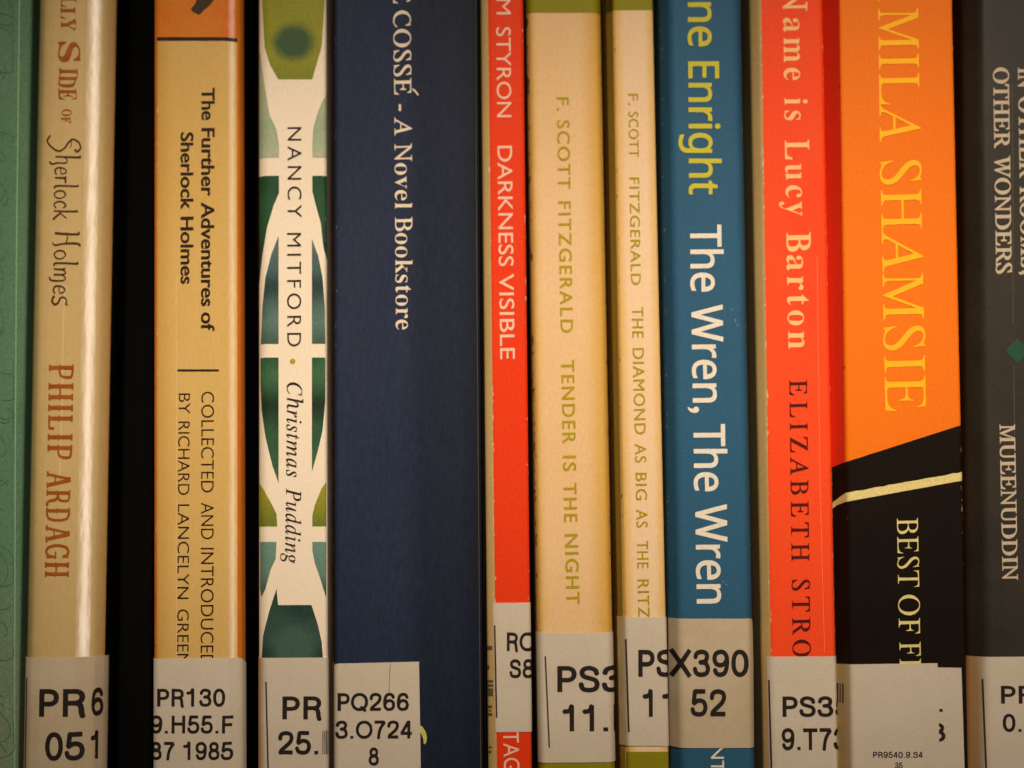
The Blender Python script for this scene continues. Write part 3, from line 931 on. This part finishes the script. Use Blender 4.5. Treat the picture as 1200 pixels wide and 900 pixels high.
# ================================================================ 7 thicker cream paperback
t_olv = M('olive_lettering', (0.37, 0.275, 0.006), .5, grain=.1)
f1 = Book('book', 'wider of the two cream paperbacks with olive capitals and an olive band', 616, 704.5, 632, 721, d=0.0022, H=0.198, cover=m_fitz,
          lw=.0009, ld=.0018, rw=.0011, rd=.0020, cut=.0010)
f1.sheet('olive_band', [(612, -150), (708, -150), (708, 15), (612, 15)], m_olive, .00003)
f1.sheet('olive_band', [(626, 889), (726, 889), (727, 950), (627, 950)], m_olive, .00003)
f1.text('author_lettering', [('F.', (652.5, 114), (652.7, 130), 14), ('SCOTT', (652.8, 141), (654, 221), 14.5), ('FITZGERALD', (654.2, 236), (657, 390), 14.5)], t_olv, style='gill', k=(.010, .009), track=.2)
f1.text('title_lettering', [('TENDER', (657.5, 422), (659.5, 520), 15), ('IS', (659.7, 534), (660, 552), 15), ('THE', (660.2, 566), (661.3, 612), 15), ('NIGHT', (661.8, 626), (664, 708), 15)], t_olv, style='gill', k=(.012, .010), track=.2)
spine_label(f1, [(622, 741.5), (722, 741), (725, 893), (626, 894)],
            [H('PS3', 653, 729, 811, 30), H('11.F', 659, 737, 857, 30)], rule=((639, 769), (643.7, 876)))

# ================================================================ 8 thinner cream paperback
f2 = Book('book', 'narrower cream paperback with thin olive capitals, squeezed beside the blue book', 711.5, 764, 727, 785, d=0.001, H=0.198, cover=m_fitz2,
          lw=.0016, ld=.0034, rw=.0004, rd=.0005, cut=.0006)
f2.sheet('olive_shade_panel', [(690, -200), (717.8, -200), (717.8, 0), (734.4, 960), (690, 960)], M('olive_side_shade', (.27, .175, .022), .55, grain=.1), .00003)  # dark olive sheet: shade on the cover's left side painted in
f2.sheet('olive_band', [(706, -150), (768, -150), (768, 12), (706, 12)], m_olive, .00003)
f2.sheet('olive_band', [(734, 881), (792, 881), (792, 950), (735, 950)], m_olive, .00003)
f2.text('author_lettering', [('F.', (736.2, 110), (736.4, 123), 11.5), ('SCOTT', (736.5, 131), (737.2, 184), 11.5), ('FITZGERALD', (737.5, 208), (739.5, 334), 11.5)], t_olv, style='gill', k=(.006, .006), track=.12)
f2.text('title_lettering', [('THE', (740.5, 360), (741, 396), 13), ('DIAMOND', (741.3, 408), (743.7, 509), 13), ('AS', (744, 520), (744.4, 542), 13), ('BIG', (744.6, 554), (745.2, 586), 13),
                            ('AS', (745.5, 597), (745.8, 618), 13), ('THE', (746.2, 634), (746.8, 666), 13), ('RITZ', (747.2, 679), (748, 724), 13)], t_olv, style='gill', k=(.006, .006), track=.12)
lb = spine_label(f2, [(721, 723), (786, 723), (789, 874), (724, 874)],
            [H('PS', 748, 790, 793, 31), H('1', 753, 765, 840, 31), H('1', 776, 788, 840, 31)], rule=((734, 749), (737.3, 858)), paper=edge_toned('label_paper_yellow_edge', -.0032, -.0046, (.46, .33, .12)))

# ================================================================ 9 blue book
w = Book('book', 'teal blue book with large yellow and cream rounded lettering', 773, 870, 787, 887, d=0.0, H=0.212, cover=m_teal,
         lw=.0022, ld=.0044, rw=.0013, rd=.0030, cut=.0012, board=.0008)
t_yel = M('yellow_lettering', (0.52, 0.47, 0.035), .5, grain=.1)
t_wh = M('cream_lettering', (0.72, 0.66, 0.52), .5, grain=.1)
w.text('author_lettering', [('Anne', (806, -62), (806.8, 54.5), 35.5), ('Enright', (807, 72), (808, 228), 35.5)], t_yel, style='sans', k=(.015, .010))
w.text('title_lettering', [('The', (809, 263.5), (810, 342), 36), ('Wren,', (810.5, 357), (812.5, 484), 36), ('The', (813, 497), (814, 576), 36), ('Wren', (815, 591), (817, 707.5), 36)], t_wh, style='sans', k=(.015, .010))
spine_label(w, [(785.5, 725), (880, 725), (882.5, 727), (885, 760), (884, 800), (884, 876.5), (787, 876.5)],
            [H('X390', 786.5, 877, 793, 31), H('52', 809, 851, 839.5, 31)], paper=LABELY)
w.text('publisher_lettering', [('NTAGE', (833, 874), (834, 950), 15)], t_wh, style='gill', k=(.004, .004))

# ================================================================ 10 red-orange book
s = Book('book', 'red orange paperback with cream title above spaced maroon capitals', 880, 964.5, 895.5, 983.5, d=0.0015, H=0.205, cover=m_cream,
         lw=.0019, ld=.0022, rw=.0007, rd=.0012, cut=.0008)
s.sheet('red_panel', [(890, -150), (972, -150), (990, 950), (906, 950)], m_strout, .00003)
t_peach = M('peach_lettering', (0.90, 0.50, 0.20), .5, grain=.08)
t_mar = M('maroon_lettering', (0.085, 0.006, 0.004), .5, grain=.2)
s.text('title_lettering', [('N', (917.5, -15), (918, 13), 28), ('L', (920, 164), (920.4, 187), 28), ('B', (921.8, 272), (922, 295), 28)], t_peach, style='roman', k=(.024, .008))
s.text('title_lettering', [('ame', (918, 21), (919, 94), 27), ('is', (919.3, 115), (919.6, 141), 27), ('ucy', (920.4, 192), (921.5, 253), 27), ('arton', (922, 299), (924, 409), 27)], t_peach, style='serifb', k=(-.008, -.001), track=.2)
s.text('author_lettering', [('ELIZABETH', (925, 445), (927.7, 658), 20.5), ('STROUT', (928, 679), (930, 822), 20.5)], t_mar, style='roman', k=(.012, .006), track=.4)
spine_label(s, [(899.5, 769.5), (984, 769), (988, 925), (903, 925)],
            [H('PS35', 917, 997, 840, 23.5), H('9.T73', 916, 992, 879, 25)], rule=((902, 797), (905.5, 925)))

# ================================================================ 11 orange and black book
ml = Book('book', 'wide bright orange and black book with tall thin yellow capitals and a pale gold stripe', 966.5, 1117.5, 983, 1134, d=-0.0015, H=0.212, cover=m_mila,
          lw=.0030, ld=.0062, rw=.0005, rd=.0006, cut=.0006, board=.0008)
ml.sheet('shaded_side_panel', [(940, -200), (981.5, -200), (991, 541), (972, 552), (940, 566)], m_milas, .00003)  # shaded side of the orange jacket, painted as a redder sheet
ml.sheet('black_panel', [(930, 562), (975, 549), (991, 541.5), (1126.5, 498), (1150, 490), (1155, 950), (930, 950)], m_black, .00005)
t_gold = M('pale_gold_print', (0.70, 0.58, 0.22), .4, grain=.15)
up = [(988, 581), (992, 577.5)] + [(992 + i * 5.4, 577.5 - i * .98 + rs.uniform(-.6, .6)) for i in range(1, 25)] + [(1127.5, 552.8)]
ml.sheet('gold_stripe', [(955, 604), (968, 600), (980, 594)][0:0] + [(976, 597), (981, 588)] + up + [(1140, 551), (1140, 561), (1128, 563), (1060, 575.5), (992, 588), (984, 592), (978, 599)], t_gold, .00008)
t_myel = M('amber_lettering', (0.96, 0.46, 0.014), .45, grain=.06)
ml.text('author_lettering', [('KA', (1028.5, -62), (1029, 2), 47), ('MILA', (1029, 9.5), (1031, 166.5), 47.5), ('SHAMSIE', (1031.5, 188), (1037.5, 482), 47.5)], t_myel, style='roman', k=(-.002, .0))
ml.text('title_lettering', [('BEST', (1051, 607), (1052.5, 688), 24.5), ('OF', (1052.7, 697), (1053.5, 742.5), 24.5), ('FRIENDS', (1054, 752), (1056, 893), 24.5)], t_gold, style='roman', k=(-.003, .0))
lb = ml.sheet('spine_label', [(1060, 781.5), (1126.5, 782.5), (1131, 925), (1060, 925)], LABEL, .00012)
ml.text('call_number', [H('.', 1100.5, 1104.5, 834, 21), H('8', 1090, 1108, 869, 21)], INK, .00015, lb, 'helv')
lb = ml.sheet('sticker', [(983.5, 779.5), (996, 778.5), (1098.5, 777), (1101.5, 925), (984, 925)], edge_toned('sticker_paper', -.0096, -.0122, (.44, .28, .08)), .00020, label='white sticker overlapping the call number label')
ml.text('printed_code', [H('PR9540.9.S4', 1023, 1081, 888, 7), H('35', 1048.5, 1057.5, 900.5, 7)], INK, .00023, lb, 'helv')
bars(ml, 985.5, 802, 825, [1.6, 1, 1, 1.2, 1.4], HAIR, .00023, lb)

# ================================================================ 12 dark book at the right edge
k = Book('book', 'charcoal black book with cream serif capitals and a green diamond at the right edge', 1133, 1262, 1139, 1275, d=0.001, H=0.205, cover=m_blacks,
         lw=.0032, ld=.0040, rw=.0008, rd=.0010, cut=.0012)
t_ser = M('cream_serif_print', (0.55, 0.44, 0.30), .5, grain=.12)
k.text('title_lettering', [('OTHER', (1164, 79), (1165.3, 174), 18), ('WONDERS', (1165.5, 182), (1167.5, 321), 18),
                           ('IN', (1193, 79), (1193.4, 103), 18), ('OTHER', (1193.6, 113), (1195, 209), 18), ('ROOMS,', (1195.2, 218), (1197, 322), 18)], t_ser, style='roman', k=(.024, .010))
k.sheet('diamond_emblem', [(1178.5, 411), (1192, 397), (1206, 411), (1192, 426)], M('green_print', (.020, .075, .045), .5, amount=.8, blotch=200), .00007)
k.text('author_lettering', [('MUEENUDDIN', (1171.5, 497), (1175, 680), 17.5)], t_ser, style='roman', k=(.024, .010))
stroke_sheet(k, 'scratch', [[(1188, 428), (1188.5, 470), (1189, 520), (1190, 575)], [(1186, 100), (1187, 220), (1187, 380)]], .8, M('scratch_line', (.10, .08, .055), .6), .00005)
spine_label(k, [(1138, 770), (1262, 769), (1268, 925), (1141, 925)],
            [H('PR9', 1173, 1232, 824.5, 20.5), H('0.92', 1175, 1232, 857.5, 20.5)], rule=((1153, 796), (1157.5, 925)), paper=edge_toned('label_paper_brown_edge', -.0086, -.0108, (.38, .22, .06)))

# ---------------------------------------------------------------- folds and scratches running along the spines
m_fold = M('rubbed_fold', (.95, .17, .06), .6)
stroke_sheet(s, 'spine_fold', [[(957.5, 300), (959, 420), (961, 560), (964.5, 700), (966.5, 765)]], .7, m_fold, .00005)
stroke_sheet(p, 'spine_fold', [[(206.5, 330), (207, 480), (206.5, 640), (207.5, 770)]], .7, M('fold_highlight', (.70, .50, .20), .4, coat=.6, coat_rough=.15), .00005)  # pale line paints the highlight along the fold
stroke_sheet(a, 'jacket_fold', [[(76, 340), (74, 400), (73, 470), (70, 560)]], 1.2, M('jacket_fold_line', (.68, .52, .26), .4, coat=.8, coat_rough=.12), .00006)
stroke_sheet(b, 'jacket_edge_line', [[(556.5, -120), (558.5, 300), (561, 640), (563.5, 940)]], .9, M('jacket_edge', (.085, .068, .045), .4, coat=.6), .00006)
sm = stroke_sheet(w, 'scuff_marks', [[(861.5, 374), (862.2, 377)], [(864, 380), (864.6, 382)], [(851, 684), (851.6, 686)], [(847, 681), (847.5, 682.5)], [(858, 362), (858.5, 363.5)]], 1.3, M('pale_scratch', (.14, .23, .25), .7), .00006)
sm['kind'] = 'stuff'

# ---------------------------------------------------------------- worn corners: rubbed flecks along the edges of the spines
def wear(bk, x0, x1, n_, material, seed, y0=-40, y1=765, size=1.0):
    r_ = random.Random(seed)
    cs = []
    for _ in range(n_):
        y = r_.uniform(y0, y1)
        if r_.random() < .55: y = r_.choice([y0 + 120, 240, 470, 610]) + r_.gauss(0, 40)
        x = x0 + (x1 - x0) * (y + 0) / 900 + r_.gauss(0, .5)
        h = abs(r_.gauss(0, 2.6)) + .8
        w_ = abs(r_.gauss(0, .45)) + .35
        m_ = 7
        P_ = [(x + w_ * size * cos(q * 2 * pi / m_) * r_.uniform(.5, 1.3), y + h * size * sin(q * 2 * pi / m_) * r_.uniform(.6, 1.2)) for q in range(m_)]
        cs.append([bk.loc(*p_) for p_ in P_])
    V_, F_ = fill(cs)
    o = bk.drape('edge_wear', V_, F_, material, .00005)
    o['kind'] = 'stuff'
w_pale = M('rubbed_pale_card', (.62, .50, .34), .8)
w_dark = M('rubbed_dark_edge', (.10, .06, .03), .8)
w_blue = M('rubbed_blue_edge', (.16, .24, .27), .8)
wear(v, 571.5, 583, 26, w_pale, 1, size=.7)
wear(v, 612.2, 622, 26, w_pale, 2, size=.6)
wear(s, 891, 906, 60, w_pale, 3, size=.8)
wear(s, 963.5, 982.5, 46, w_pale, 4, size=.7)
wear(f1, 617.5, 633.5, 60, w_dark, 5)
wear(f1, 703, 719.5, 24, w_dark, 6, size=.6)
wear(f2, 719.5, 735, 24, w_dark, 7, size=.5)
wear(w, 775.5, 789, 30, w_blue, 8, size=.7)
wear(w, 868, 885, 30, w_blue, 9, size=.7)
wear(ml, 1116.8, 1133, 40, w_pale, 10, size=.6)
wear(ml, 982, 998, 14, w_dark, 11, y1=500, size=.6)
wear(n, 380.8, 383, 24, w_pale, 12, size=.5)
wear(p, 184.3, 184.3, 30, w_pale, 13, size=.5)
wear(b, 393.5, 393.5, 18, w_blue, 14, size=.5)

# ---------------------------------------------------------------- set all the lettering
keys = []
for bk_, a_, kw_ in TEXTS:
    st_ = kw_.get('style', a_[5] if len(a_) > 5 else 'gill')
    if st_ in SK: continue
    for w_ in [x[0] for x in a_[1]] + ['H']:
        for tr_ in ((kw_.get('track', 0),) if w_ != 'H' else (0,)):
            if (w_, st_, tr_) not in keys: keys.append((w_, st_, tr_))
set_type(keys)
for bk_, a_, kw_ in TEXTS:
    bk_.text_now(*a_, **kw_)
